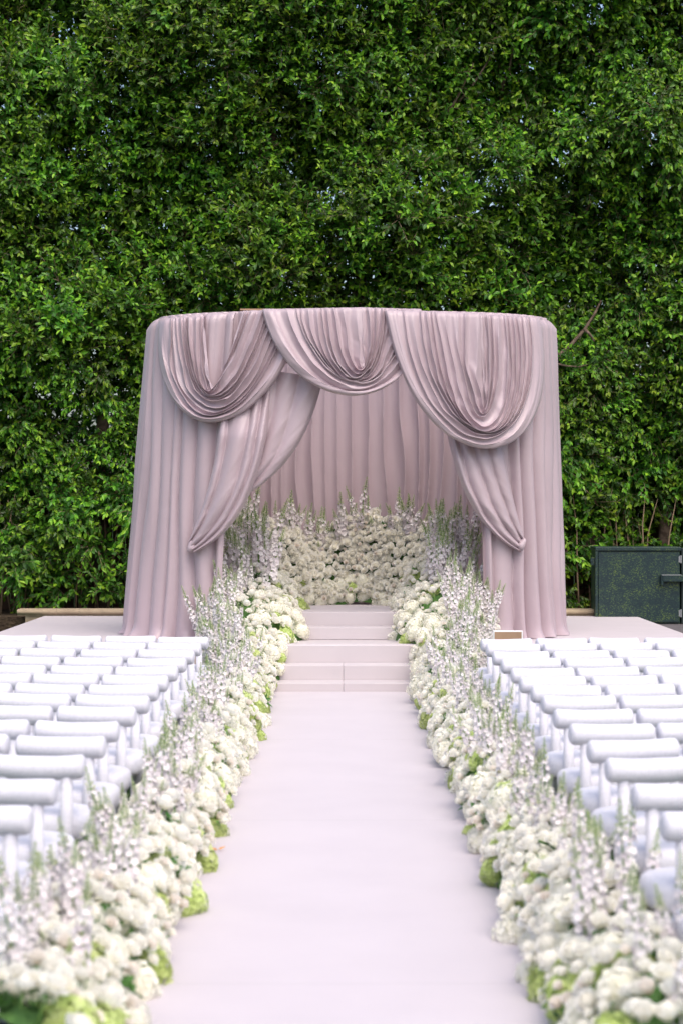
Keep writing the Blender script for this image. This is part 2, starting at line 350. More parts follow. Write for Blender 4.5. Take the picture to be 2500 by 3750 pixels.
# ------------------------------------------------------------------ canopy
ZT = 4.31; YC = 24.6; SE = 2.6
def aL(z): return 2.34+.30*np.clip((ZT-z)/3.84, 0, 1)**.9
def aR(z): return 2.54+.11*np.clip((ZT-z)/3.84, 0, 1)**.7
def bb_(z): return 1.58+.10*np.clip((ZT-z)/3.84, 0, 1)
def front_y(x, z):
    a = np.where(x < 0, aL(z), aR(z)); return YC-bb_(z)*np.clip(1-np.clip(np.abs(x)/a, 0, .999)**SE, 0, 1)**(1/SE)
canopy = thing('wedding_canopy', 'round mauve satin draped wedding canopy with three swags standing on the stage', 'canopy', (0, YC, STZ))
CO = np.array([0, YC, STZ])
def cobj(name, V, label=None):
    m_ = grid(V-CO, M['drape'], name); o = obj(name, m_, canopy)
    if label: o['label'] = label
    return o
def curtain(name, th0, th1, seed, inner_top=False, amp=.045, wid=(.10, .26), zbot=STZ+.006, label=None, nz=70):
    r = np.random.default_rng(seed)
    th = np.linspace(th0, th1, 4000); zz0 = 2.0
    def plan(th, z):
        c, s = np.cos(th), np.sin(th)
        a = np.where(c < 0, aL(z), aR(z))
        return a*np.sign(c)*np.abs(c)**(2/SE), YC+bb_(z)*np.sign(s)*np.abs(s)**(2/SE)
    x, y = plan(th, zz0); ln = np.concatenate([[0], np.cumsum(np.hypot(np.diff(x), np.diff(y)))])
    nq = int(ln[-1]/.011); q = np.linspace(0, ln[-1], nq); th = np.interp(q, ln, th)
    # irregular pleats
    edges = [0.]
    while edges[-1] < ln[-1]: edges.append(edges[-1]+r.uniform(*wid))
    edges = np.array(edges); phase = np.interp(q, edges, np.arange(len(edges)))
    pa = r.uniform(.45, 1.25, len(edges)+1)
    zs = np.concatenate([np.linspace(zbot, zbot+.12, 7)[:-1], np.linspace(zbot+.12, ZT-.10, nz)])
    nr = len(zs); kk = 8
    Z = np.concatenate([zs, np.full(kk+3, ZT)]); V = np.zeros((nq, nr+kk+3, 3)); D = np.zeros((nq, nr+kk+3))
    fine = 2*np.pi*q/.085+2*np.sin(q*3+seed)
    for j in range(len(Z)):
        z = Z[j]; hgt = np.clip((z-zbot)/(ZT-zbot), 0, 1)
        ph = phase+.30*noise1(np.array([z*.8]), seed+1)[0]*np.sin(q*1.3)+.16*noise1(q*2.0+z*.9, seed+2)
        fr = ph-np.floor(ph); am = pa[np.clip(np.floor(ph).astype(int), 0, len(pa)-1)]
        pr = np.sin(np.pi*np.clip(fr, 0, 1))**.75
        A = amp*(.55+.45*(1-hgt))*am
        d = A*(pr-.4)
        d = d+.012*np.clip((hgt-.70)/.3, 0, 1)*np.abs(np.sin(fine/2))
        d = d+.012*noise1(q*6+z*.5, seed+4)*(.4+.6*(1-hgt))
        low = np.clip(1-(z-zbot)/.16, 0, 1)**2
        d = d+low*(.035+.035*noise1(q*9, seed+6))
        xx, yy = plan(th, z); zz = np.full(nq, z)
        if j >= nr-1+0:
            k = j-(nr-1); ang = min(1, k/kk)*np.pi/2; rr = .10
            zz = np.full(nq, ZT-rr+rr*np.sin(ang)); d = d*(1-.75*min(1, k/kk))-rr*(1-np.cos(ang))-max(0, k-kk)*.035
        V[:, j, 0] = xx; V[:, j, 1] = yy; V[:, j, 2] = zz; D[:, j] = d
    V[:, :4, 2] += np.maximum(0, .012*noise1(q*14, seed+8))[:, None]*np.array([1, .7, .4, .2])
    T = np.gradient(V, axis=0); nn = np.stack([T[..., 1], -T[..., 0]], -1); nn /= np.linalg.norm(nn, axis=-1, keepdims=True)+1e-9
    cen = np.stack([V[..., 0]*.6, (V[..., 1]-YC)], -1); sg = np.sign((nn*cen).sum(-1)); sg = np.sign(np.median(sg))
    V[..., :2] += nn*sg*D[..., None]
    return cobj(name, V, label)
def th_of(x, right):     # angle on the front half for a given x at z = 2
    a = float(aR(2.0)) if right else float(aL(2.0)); c = (abs(x)/a)**(SE/2)
    return (2*math.pi-math.acos(c)) if right else (math.pi+math.acos(c))
tl_ = th_of(1.36, False); tr_ = th_of(1.60, True)
curtain('front_curtain', math.pi*.86, tl_, 21, label='gathered curtain column tied back with two crossing sashes', wid=(.10, .30), amp=.135)
curtain('front_curtain', tr_-2*math.pi, math.pi*.14, 34, label='gathered curtain column tied back with one sash, beside green cabinet', wid=(.11, .32), amp=.135)
curtain('back_curtain', math.pi*.135, math.pi*.865, 47, amp=.125, wid=(.09, .25), label='straight pleated curtain closing the back of the canopy')
xs = np.linspace(-2.2, 2.45, 420); zs = np.concatenate([np.linspace(ZT-.62, ZT-.03, 14), [ZT-.005, ZT, ZT]])
V = np.zeros((len(xs), len(zs), 3)); V[..., 0] = xs[:, None]; V[..., 2] = zs[None]
V[..., 1] = front_y(V[..., 0], V[..., 2])+.06-.035*np.abs(np.sin(np.pi*xs/.11+.8*np.sin(xs*3)))[:, None]; V[:, -2, 1] += .05; V[:, -1, 1] += .25
cobj('valance', V, 'short gathered band behind the swags')

def P2(u, v, off):
    """1568-wide reference pixel on the canopy's front face -> metres (off = how far the cloth stands proud)."""
    u = np.asarray(u, float)*2500/1568; v = np.asarray(v, float)*2500/1568; d = np.full_like(u, 23.2)
    for _ in range(4):
        x = (u-1257)*d/F; z = EYE-(v-1865)*d/F; d = front_y(x, z)-off
    return x, d, z
def bez(p, t):
    return ((1-t)**3)[..., None]*p[0]+(3*(1-t)**2*t)[..., None]*p[1]+(3*(1-t)*t*t)[..., None]*p[2]+(t**3)[..., None]*p[3]
def swag(name, inner, outer, nf, off, seed, label, A=.07, bulge=.10):
    r = np.random.default_rng(seed); ns = nf*16; nt_ = 110
    s = np.linspace(0, 1, ns); t = np.linspace(0, 1, nt_)
    fw = r.uniform(.35, 1.8, nf); fw[-1] = 2.4; fw = np.concatenate([[0], np.cumsum(fw)]); fw /= fw[-1]
    inner = np.array(inner, float); outer = np.array(outer, float)
    fa = r.uniform(.5, 1.4, nf+1)
    UV = np.zeros((ns, nt_, 2))
    for i in range(ns):
        k = s[i]; cp_ = inner*(1-k)+outer*k
        cp_ = cp_+np.array([[2.5*noise1(np.array([k*17.]), seed+20)[0], 0], [9*noise1(np.array([k*9.]), seed+21)[0], 7*noise1(np.array([k*13.]), seed+22)[0]], [9*noise1(np.array([k*9.]), seed+23)[0], 7*noise1(np.array([k*13.]), seed+22)[0]], [2.5*noise1(np.array([k*17.]), seed+24)[0], 0]])*min(1, 4*(1-k))
        UV[i] = bez(cp_, t)
    S = s[:, None]+0*t[None]; Tt = t[None]+0*s[:, None]
    # world base
    x, d, z = P2(UV[..., 0], UV[..., 1], off)
    V = np.stack([x, d, z], -1)
    # fold phase, drifting along the fold
    w_ = S+.022*noise1(Tt*6+S*5, seed+1)+.012*noise1(Tt*15+S*9, seed+3)
    ph = np.interp(w_, fw, np.arange(nf+1)); am = np.interp(w_, fw, fa)
    fr = ph-np.floor(ph)
    mid = np.sin(np.pi*Tt)**.5
    prof = np.sin(np.pi*fr)**1.25
    lastf = (ph >= nf-1) & (fr > .4); prof = np.where(lastf, np.maximum(prof, 0)*0+(.905-.45*((fr-.4)/.6)**4), prof)
    prof = np.where(ph >= nf, .45, prof)
    prof = np.where(ph < .5, .85+.15*prof, prof)
    sd_ = np.gradient(V, axis=0); sd_ /= np.linalg.norm(sd_, axis=-1, keepdims=True)+1e-9
    sp = np.linalg.norm(np.gradient(V, axis=0), axis=-1)*16          # local fold width
    Aloc = A*(.45+.65*mid)*am
    V[..., 1] -= Aloc*prof+bulge*mid*np.sin(np.pi*np.clip(S, 0, 1)*.5+.25)
    V += sd_*(np.sin(2*np.pi*fr)*-np.minimum(sp*.23, .03)*(.3+.7*mid))[..., None]*-1
    # creases and small kinks
    V[..., 1] += .006*noise1(Tt*24+S*13, seed+5)*mid+.004*noise1(S*40+Tt*9, seed+7)
    # bottom hem turned under
    hem = np.clip((S-.982)/.018, 0, 1); V[..., 1] += .07*hem**1.5
    # over the ring: extra rows going back across the top
    def cap(row, k):
        q_ = row.copy(); q_[:, 1] += (.05, .14, .30)[k]; q_[:, 2] += (.018, .026, .006)[k]; return q_[:, None]
    V = np.concatenate([cap(V[:, 0], 2), cap(V[:, 0], 1), cap(V[:, 0], 0), V, cap(V[:, -1], 0), cap(V[:, -1], 1), cap(V[:, -1], 2)], 1)
    return cobj(name, V, label)
swag('swag', [(470, 728), (484, 940), (483, 940), (556, 716)], [(364, 735), (342, 1054), (610, 1054), (705, 712)], 11, .07, 3, 'swag beside the column with two sashes')
swag('swag', [(838, 708), (834, 888), (827, 888), (824, 708)], [(602, 712), (660, 976), (985, 976), (968, 712)], 11, .15, 5, 'shallow middle swag', bulge=.12)
swag('swag', [(1120, 722), (1112, 1004), (1102, 1004), (1100, 724)], [(882, 714), (945, 1134), (1318, 1134), (1240, 731)], 12, .27, 8, 'deepest swag on the green cabinet side', bulge=.12)
def sash(name, left, right, nf, off, seed, label, A=.04, taper=.35, bulge=.06):
    r = np.random.default_rng(seed); ns = nf*14; nt_ = 80; s = np.linspace(0, 1, ns); t = np.linspace(0, 1, nt_)
    left = np.array(left, float); right = np.array(right, float)
    fw = r.uniform(.5, 1.5, nf); fw = np.concatenate([[0], np.cumsum(fw)]); fw /= fw[-1]
    UV = np.stack([bez(left*(1-k)+right*k, t) for k in s]); S = s[:, None]+0*t[None]; Tt = t[None]+0*s[:, None]
    x, d, z = P2(UV[..., 0], UV[..., 1], off); V = np.stack([x, d, z], -1)
    w_ = S+.03*noise1(Tt*4+S*3, seed+1); ph = np.interp(w_, fw, np.arange(nf+1)); fr = ph-np.floor(ph)
    V[..., 1] -= A*(1-.3*Tt)*np.sin(np.pi*fr)**.8+bulge*np.sin(np.pi*np.clip(Tt*.9+.1, 0, 1))*np.sin(np.pi*S)**.6
    # the outer hem rolls under
    hem = np.clip((S-.93)/.07, 0, 1)+np.clip((.05-S)/.05, 0, 1); V[..., 1] += .07*hem**1.5
    V[..., 1] += .006*noise1(Tt*13+S*9, seed+5)+(off+.03)*np.clip(1-Tt/.22, 0, 1)**1.3*(off > 0)
    return cobj(name, V, label)
sashes = [sash('sash', [(612, 850), (600, 990), (575, 1075), (545, 1120)], [(742, 868), (712, 1000), (660, 1085), (556, 1142)], 3, -.03, 11, 'sash passing behind the front sash', A=.05),
    sash('sash', [(505, 915), (505, 1050), (468, 1165), (434, 1240)], [(628, 890), (604, 1085), (570, 1215), (446, 1270)], 4, .13, 12, 'front sash gathered to a tie on the column', A=.07),
    sash('sash', [(1150, 990), (1165, 1090), (1184, 1170), (1203, 1236)], [(1026, 985), (1046, 1110), (1096, 1228), (1196, 1268)], 4, .10, 13, 'sash gathered to a tie on the green cabinet side', A=.07)]
# the knots where the sashes are tied
def knot(u, v, sx, par):
    x, d, z = P2(np.array([float(u)]), np.array([float(v)]), .13); p = np.array([x[0], d[0], z[0]])
    n, k = 18, 14; V = np.zeros((n+1, k+1, 3))
    for i in range(n+1):
        for j in range(k+1):
            a = 2*math.pi*j/k; tt = i/n; rr = .062*(.45+.55*math.sin(math.pi*tt)**.5)*(1+.18*math.sin(3*a+4*tt))
            V[i, j] = p+np.array([sx*(.045-.09*tt)+rr*.45*math.cos(a)*.6, -rr*math.sin(a)*.8, rr*math.cos(a)*1.15-.02*tt])
    cobj('sash_knot', V).parent = par
knot(441, 1254, -1, sashes[1]); knot(1197, 1250, 1, sashes[2])
# frame: ring, posts and cross bars
def seg(name, pts, rad):
    b = MB(); b.tube([Vector(p)-Vector(CO) for p in pts], rad, 8); obj(name, b.build(name, M['dkmetal'], True), canopy)
ring = []
for k in range(49):
    a = 2*math.pi*k/48; c, s = math.cos(a), math.sin(a); ax = float(aL(ZT) if c < 0 else aR(ZT))-.22
    ring.append((ax*math.copysign(abs(c)**(2/SE), c), YC+(1.58-.22)*math.copysign(abs(s)**(2/SE), s), ZT-.06))
seg('ring_beam', ring, .025)
for k in (3, 21, 27, 45): seg('post', [(ring[k][0]*.98, (ring[k][1]-YC)*.98+YC, STZ+.003), ring[k]], .024)
seg('cross_bar', [ring[0], ring[24]], .02); seg('cross_bar', [ring[12], ring[36]], .02)
b = MB(); b.box(-1.20, -.70, -1.40, -1.15, ZT-STZ+.012, ZT-STZ+.03); obj('top_board', b.build('top_board', M['tan']), canopy)

# ------------------------------------------------------------------ chairs
def lathe_x(prof, n, bend=0, sag=0):
    v = []; f = []
    for x, r_ in prof:
        for k in range(n):
            a = 2*math.pi*k/n; v.append((x, r_*math.cos(a)+bend*(x/.25)**2, r_*math.sin(a)-sag*(1-(x/.25)**2)))
    m_ = len(prof)
    f = [(i*n+k, i*n+(k+1) % n, (i+1)*n+(k+1) % n, (i+1)*n+k) for i in range(m_-1) for k in range(n)]+[tuple(range(n)), tuple((m_-1)*n+k for k in range(n))[::-1]]
    return v, f
def bolster_mesh(seed):
    r = random.Random(seed); hw, R_ = .247, .061; prof = []
    for k in range(9): a = math.pi/2*k/8; prof.append((-hw+.025*(1-math.cos(a)), .022+(R_-.022)*math.sin(a)))
    prof = prof[:9]
    for x in np.linspace(-.17, .17, 9): prof.append((float(x), R_*(1+.018*math.sin(x*23+seed))))
    prof += [(-x, rr) for x, rr in prof[8::-1]]
    prof = sorted(prof, key=lambda q: q[0]); b = MB(); b.add(*lathe_x(prof, 20, .02*r.uniform(.6, 1.3), .006*r.uniform(.2, 1.4))); return fixn(b.build('bolster', M['boucle'], True))
BOL = [bolster_mesh(i) for i in range(5)]
def seat_mesh():
    n = 32; b = MB(); rings = []
    for z, k in ((.355, .55), (.350, .86), (.358, .945), (.38, .985), (.41, 1.0), (.44, .995), (.462, .965), (.475, .90), (.482, .78), (.487, .45)): rings.append((z, k))
    v = []
    for z, k in rings:
        for j in range(n):
            a = 2*math.pi*j/n; c, s = math.cos(a), math.sin(a)
            v.append((.255*k*math.copysign(abs(c)**.72, c), .24*k*math.copysign(abs(s)**.72, s), z))
    f = [(i*n+j, i*n+(j+1) % n, (i+1)*n+(j+1) % n, (i+1)*n+j) for i in range(len(rings)-1) for j in range(n)]+[tuple(range(n))[::-1], tuple((len(rings)-1)*n+j for j in range(n))]
    b.add(v, f); return fixn(b.build('seat', M['boucle'], True))
SEAT = seat_mesh()
b = MB(); b.tube([(0, 0, 0), (0, 0, .02), (0, 0, .4), (0, 0, .68)], [.029, .032, .032, .031], 14); POST = b.build('post', M['boucle'], True)
b = MB(); b.tube([(0, 0, 0), (0, 0, .02), (0, 0, .2), (0, 0, .37)], [.029, .032, .032, .032], 14); LEG = b.build('leg', M['boucle'], True)
ORD = ['front', 'second', 'third', 'fourth', 'fifth', 'sixth', 'seventh', 'eighth', 'ninth', 'tenth', 'eleventh', 'twelfth', 'thirteenth', 'fourteenth', 'fifteenth']
def chair(x, y, rz, label):
    t = thing('bolster_chair', label, 'chair', (x, y, .002), 'white chairs in rows facing the canopy', rz)
    r = random.Random(int(x*1000)+int(y*77))
    obj('bolster', BOL[r.randrange(5)], t, (0, 0, .721), (r.uniform(-.2, .2), r.gauss(0, .012), 0))
    obj('seat', SEAT, t, (0, .225, 0))
    for sx in (-1, 1):
        obj('back_post', POST, t, (sx*.158, 0, 0)); obj('front_leg', LEG, t, (sx*.165, .40, 0))
LV = [2333, 2356, 2382, 2412, 2442, 2474, 2509, 2548, 2591, 2645, 2698, 2768, 2857, 2955]
RV = [2341, 2360, 2388, 2414, 2447, 2480, 2513, 2551, 2599, 2651, 2713, 2777, 2869, 2970]
for sgn, vs in ((-1, LV), (1, RV)):
    ds = [F*1.221/(v-1865) for v in vs]
    ds.append(ds[-1]-.80)
    for i, d in enumerate(ds):
        for k in range(5):
            if i == 14 and k > 0: break
            rr = random.Random(i*13+k+sgn*5); ang = R(7.5+rr.uniform(-1.5, 1.5))
            x = sgn*(1.527+.527*k*math.cos(R(8))+rr.uniform(-.012, .012)); y = d+.527*k*math.sin(R(8))+rr.uniform(-.015, .015)
            if abs(x)-.30 > 1262*(y+.45)/F: continue
            pos = ('on the aisle', 'second from the aisle', 'third from the aisle', 'fourth from the aisle', 'fifth from the aisle')[k]
            chair(x, y, sgn*ang, 'white bolster chair %s, %s row, %s' % (pos, ORD[i], 'green cabinet side' if sgn > 0 else 'side away from green cabinet'))

# ------------------------------------------------------------------ flowers (meshes shared between blooms)
def petal(b, az, tilt, r0, ln, wd, cup, mi, t0, t1, roll=0, zoff=0, n=3):
    ca, sa = math.cos(az), math.sin(az); v = []; tn = []
    for i in range(n+1):
        s = i/n; ang = tilt+cup*s; 
        rr = r0+ln*(math.sin(tilt+cup*s*.5))*s; zz = zoff+ln*math.cos(tilt+cup*s*.5)*s
        wv = wd*(math.sin(math.pi*min(1, .18+.62*s))**.8)
        for j in (-1, 0, 1):
            x = rr-.22*wv*abs(j)*1.0; y = wv*.5*j; z = zz+.10*wv*abs(j)-(roll*wv*s*s)
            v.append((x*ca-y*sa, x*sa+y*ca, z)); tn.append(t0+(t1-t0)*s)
    f = [(i*3+j, i*3+j+1, (i+1)*3+j+1, (i+1)*3+j) for i in range(n) for j in range(2)]
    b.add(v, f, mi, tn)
def rose_mesh(seed, open_=1.0, mt='rose', stem=.10):
    r = random.Random(seed); b = MB()
    for k in range(6): petal(b, k*1.047+r.uniform(-.2, .2), R(62)*open_, .006, .045, .052, R(-22)+r.uniform(-.2, .2), 0, .25, 1, .12, -.008)
    for k in range(5): petal(b, k*1.257+.4+r.uniform(-.2, .2), R(40)*open_, .005, .041, .046, R(-26)+r.uniform(-.15, .15), 0, .2, .95, .06, -.002)
    for k in range(5): petal(b, k*1.257+.9, R(24)*open_, .004, .037, .036, R(-28), 0, .2, .8, 0, .003)
    for k in range(3): petal(b, k*2.09+.2, R(10), .004, .034, .028, R(-30), 0, .1, .6, 0, .006)
    b.tube([(0, 0, -.012), (0, 0, .022), (0, 0, .036)], [.014, .013, .004], 7, 0, True, .15)
    b.tube([(0, 0, -.012), (.004, 0, -.05), (0, .004, -stem)], [.0045, .003, .003], 5, 1)
    for k in range(4): petal(b, k*1.57, R(115), .006, .026, .012, .3, 2, .5, .5, 0, -.012, 2)
    return b.build('rose', [M[mt], M['stem'], M['fleaf']], True)
def ranunc_mesh(seed):           # round many-petalled ball
    r = random.Random(seed); b = MB()
    for ring, (n_, tl, z0) in enumerate(((7, 78, -.012), (7, 55, -.006), (6, 36, 0), (5, 20, .006))):
        for k in range(n_): petal(b, k*6.283/n_+ring*.5+r.uniform(-.15, .15), R(tl), .012, .046-.004*ring, .044-.004*ring, R(-62), 0, .3, 1-.12*ring, 0, z0)
    b.tube([(0, 0, -.015), (0, 0, .02), (0, 0, .034)], [.02, .018, .005], 8, 0, True, .1)
    b.tube([(0, 0, -.012), (.004, 0, -.05), (0, .004, -.09)], [.0045, .003, .003], 5, 1)
    return b.build('rose', [M['rose'], M['stem']], True)
def hyd_mesh(seed, mt, n=165, Rr=.078):
    r = random.Random(seed); b = MB()
    # core
    v = []; f = []
    for i in range(7):
        for j in range(10):
            th = math.pi*(i+.02)/6.04; a = 2*math.pi*j/10; q = Rr*.76
            v.append((q*math.sin(th)*math.cos(a), q*math.sin(th)*math.sin(a), q*.82*math.cos(th)))
    f = [(i*10+j, (i+1)*10+j, (i+1)*10+(j+1) % 10, i*10+(j+1) % 10) for i in range(6) for j in range(10)]
    b.add(v, f, 0, .12)
    for i in range(n):
        zc = 1-1.95*(i+.5)/n; a = i*2.39996; q = math.sqrt(max(0, 1-zc*zc)); d = Vector((q*math.cos(a), q*math.sin(a), zc))
        lump = 1+.09*math.sin(3*a+seed)+.07*math.sin(5*zc+seed*2)+r.uniform(-.10, .07)
        c = Vector((d.x, d.y, d.z*.84))*Rr*lump
        dn = (d+Vector((r.uniform(-.35, .35), r.uniform(-.35, .35), r.uniform(-.3, .3)))).normalized()
        e1 = dn.orthogonal().normalized(); e1 = Quaternion(dn, r.uniform(0, 3.14)) @ e1; e2 = dn.cross(e1); s = r.uniform(.013, .0175); tv = r.uniform(.35, 1)
        for k in range(4):
            a2 = k*math.pi/2; u = e1*math.cos(a2)+e2*math.sin(a2); w_ = e1*-math.sin(a2)+e2*math.cos(a2)
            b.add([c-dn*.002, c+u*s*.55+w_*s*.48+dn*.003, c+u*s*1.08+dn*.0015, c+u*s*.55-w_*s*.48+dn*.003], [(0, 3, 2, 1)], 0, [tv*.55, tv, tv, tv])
    b.tube([(0, 0, -Rr*.6), (0, 0, -Rr*1.4)], .005, 5, 1)
    return b.build('hydrangea', [M[mt], M['stem']], False)
def delph_mesh(seed, ln=.56, full=1.0):
    r = random.Random(seed); b = MB(); bx, by = r.uniform(-.03, .03), r.uniform(-.03, .03)
    def ax(t): return Vector((bx*t*t, by*t*t, ln*t))
    b.tube([ax(0), ax(.3), ax(.6), ax(.85), ax(1)], [.005, .0045, .004, .003, .0015], 5, 1)
    n = int(66*full)
    for i in range(n):
        t = .06+.74*i/n+r.uniform(-.01, .01); a = i*2.39996+r.uniform(-.3, .3); sz = .0235*(1-.40*max(0, t-.4)/.4)*r.uniform(.85, 1.15)
        rad = (.042-.022*max(0, t-.25)/.55)*r.uniform(.8, 1.15)
        d = Vector((math.cos(a), math.sin(a), r.uniform(-.1, .5))).normalized(); c = ax(t)+d*rad; dn = (d+Vector((0, 0, r.uniform(-.1, .4)))).normalized()
        e1 = dn.orthogonal().normalized(); e1 = Quaternion(dn, r.uniform(0, 6)) @ e1; e2 = dn.cross(e1); tv = r.uniform(.1, 1)
        for k in range(5):
            a2 = k*1.2566; u = e1*math.cos(a2)+e2*math.sin(a2); w_ = e1*-math.sin(a2)+e2*math.cos(a2)
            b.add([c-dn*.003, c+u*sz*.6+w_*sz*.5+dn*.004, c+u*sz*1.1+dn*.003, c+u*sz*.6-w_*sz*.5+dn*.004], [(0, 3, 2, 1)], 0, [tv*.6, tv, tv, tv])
        b.add([ax(t-.01), ax(t-.006)+Vector((.002, 0, 0)), c], [(0, 1, 2)], 1)
    for i in range(26):
        t = .74+.26*i/26; a = i*2.39996; s = .0085*(1-.6*(t-.74)/.26)*r.uniform(.8, 1.2); d = Vector((math.cos(a), math.sin(a), .5)).normalized()
        c = ax(t)+d*(.022-.016*(t-.74)/.26); e1 = d.orthogonal().normalized(); e2 = d.cross(e1)
        b.add([c-d*s*1.2, c+e1*s, c+e2*s, c-e1*s, c-e2*s, c+d*s*1.5], [(0, 2, 1), (0, 3, 2), (0, 4, 3), (0, 1, 4), (5, 1, 2), (5, 2, 3), (5, 3, 4), (5, 4, 1)], 2, [r.uniform(0, 1)]*6)
        b.add([ax(t-.012), ax(t-.008)+Vector((.0015, 0, 0)), c], [(0, 1, 2)], 1)
    for k in range(4):
        t = r.uniform(.02, .2); a = r.uniform(0, 6.28); d = Vector((math.cos(a), math.sin(a), .4)).normalized(); s = Vector((-math.sin(a), math.cos(a), 0)); p = ax(t)
        b.add([p, p+d*.04+s*.012, p+d*.08, p+d*.04-s*.012], [(0, 1, 2, 3)], 3)
    return b.build('delphinium', [M['delph'], M['stem'], M['bud'], M['fleaf']], False)
def sprig_mesh(seed):
    r = random.Random(seed); b = MB()
    for k in range(9):
        az = k*2.4+r.uniform(-.3, .3); el = r.uniform(.1, 1.2); dv = Vector((math.cos(az)*math.cos(el), math.sin(az)*math.cos(el), math.sin(el)))
        up = Vector((0, 0, 1)); up = (up-dv*up.dot(dv)).normalized(); sx = dv.cross(up); L_ = r.uniform(.05, .09)
        v, f = leaf_geo(L_, L_*.5, L_*.08, L_*.15); b.add([dv*.015+sx*float(q[0])+dv*float(q[1])+up*float(q[2]) for q in v], f, 0)
    return b.build('leaf_sprig', M['fleaf'])
ROSE = [rose_mesh(i, .8+.1*i) for i in range(5)]; RAN = [ranunc_mesh(20+i) for i in range(4)]; BLU = [rose_mesh(40+i, .75+.1*i, 'blush') for i in range(3)]
HYD = [hyd_mesh(i, 'hyd') for i in range(5)]; LIM = [hyd_mesh(30+i, 'lime') for i in range(3)]
DEL = [delph_mesh(i, .46+.05*(i % 4), .8+.1*(i % 3)) for i in range(8)]; SPG = [sprig_mesh(i) for i in range(4)]

def interp_table(tb, y):
    ysx = [q[0] for q in tb]; return [np.interp(y, ysx, [q[k] for q in tb]) for k in range(1, len(tb[0]))]
def bank(root, surf, n_hyd, n_lim, n_rose, n_small, n_del, n_sprig, seed, low=.42, del_a=(.4, .95), dscale=1.0, lean=0.0, clump=None, rs=1.0, face=(0, -.18, .45)):
    """scatter blooms over surf(p, a) -> (point, normal); p along, a from inner foot (0) over the crest to the outer foot (1)"""
    r = random.Random(seed); pts = []; o = Vector(root.location)
    def free(q, rad):
        for z, rr in pts:
            if (z-q).length_squared < ((rr+rad)*(.80 if rs == 1 else .66))**2: return False
        return True
    def put(nm, pool, q, n, s, jit=.35, sink=0):
        axd = (n+Vector(face)+Vector((r.gauss(0, jit), r.gauss(0, jit), r.gauss(0, jit)))*.6).normalized()
        e = (axd.to_track_quat('Z', 'Y') @ Quaternion((0, 0, 1), r.uniform(0, 6.28))).to_euler()
        ob = obj(nm, pool[r.randrange(len(pool))], root, q-n*sink-o, e); ob.scale = (s, s, s)
    for nm, pool, cnt, rad, arange, out in (('hydrangea', HYD, n_hyd, .076, (0, low), -.03), ('hydrangea', LIM, n_lim, .07, (0, low), -.03),
                                     ('rose', RAN+ROSE, n_rose, .043, (.12, .97), .015), ('spray_rose', BLU+ROSE, n_small, .03, (.08, .95), .03)):
        got = 0
        for _ in range(cnt*14):
            if got >= cnt: break
            p_, a = r.random(), r.uniform(*arange); q, n = surf(p_, a); s = (r.uniform(.9, 1.45) if rad > .06 else r.uniform(.85, 1.55))*(.68 if cnt == n_small and rad == .03 else 1)
            q = q+n*(out+r.uniform(-.02, .035))
            s *= (rs if rad < .06 else 1)
            if not free(q, .92*rad*s/(.68 if rad == .03 else 1)): continue
            pts.append((q, rad*s/(.68 if rad == .03 else 1))); got += 1
            lift = Vector((0, 0, r.uniform(0, .06))) if rad < .06 and a > .3 else Vector()
            put(nm, pool, q+lift, n, s)
    for i in range(n_del):
        for _ in range(6):
            p_, a = r.random(), r.uniform(*del_a)
            if clump is None or r.random() < clump(p_): break
        q, n = surf(p_, a); s = r.uniform(.62, 1.22)*dscale
        d_ = (Vector((0, 0, 1))+Vector((n.x, n.y, 0))*(.10+lean)+Vector((r.gauss(0, .15), r.gauss(0, .15), 0))).normalized()
        e = (d_.to_track_quat('Z', 'Y') @ Quaternion((0, 0, 1), r.uniform(0, 6.28))).to_euler()
        ob = obj('delphinium', DEL[r.randrange(len(DEL))], root, q-Vector((0, 0, .10))-o, e); ob.scale = (s*1.05, s*1.05, s)
    for i in range(n_sprig):
        q, n = surf(r.random(), r.uniform(.05, .98)); put('leaf_sprig', SPG, q, n, r.uniform(.8, 1.3), .5, .03)
def mound(root, surf, np_=14, na=14, sink=.045):
    V = np.zeros((np_, na, 3))
    for i in range(np_):
        for j in range(na):
            q, n = surf(i/(np_-1), j/(na-1)); q = q-n*(sink+.02*math.sin(i*2.1+j*1.7)); V[i, j] = (q.x, q.y, max(q.z, .004))
    V -= np.array(root.location); ob = obj('greenery_base', grid(V, M['moss'], 'greenery_base'), root)
def ellipse_surf(sgn, tb, y0, y1, wob=0):
    def s(p_, a):
        y = y0+(y1-y0)*p_; xin, xout, zb, zt = interp_table(tb, y); xin += .03*math.sin(y*5.1+sgn)+.02*math.sin(y*11.3); zt += .04*math.sin(y*4.3+sgn*2)+wob*.03*math.sin(y*9)
        psi = a*math.pi*.97; xc = xin+.55*(xout-xin); rx = (xc-xin) if psi < math.pi/2 else (xout-xc)
        c, s_ = math.cos(psi), math.sin(psi); h = zt-zb
        x = xc-rx*c*(1-.12*s_); z = zb+h*s_**.9
        n = Vector((-c/rx*1.0, -.15, s_/max(h, .1))).normalized()
        return Vector((sgn*x, y, z)), Vector((sgn*n.x, n.y, n.z)).normalized()
    return s
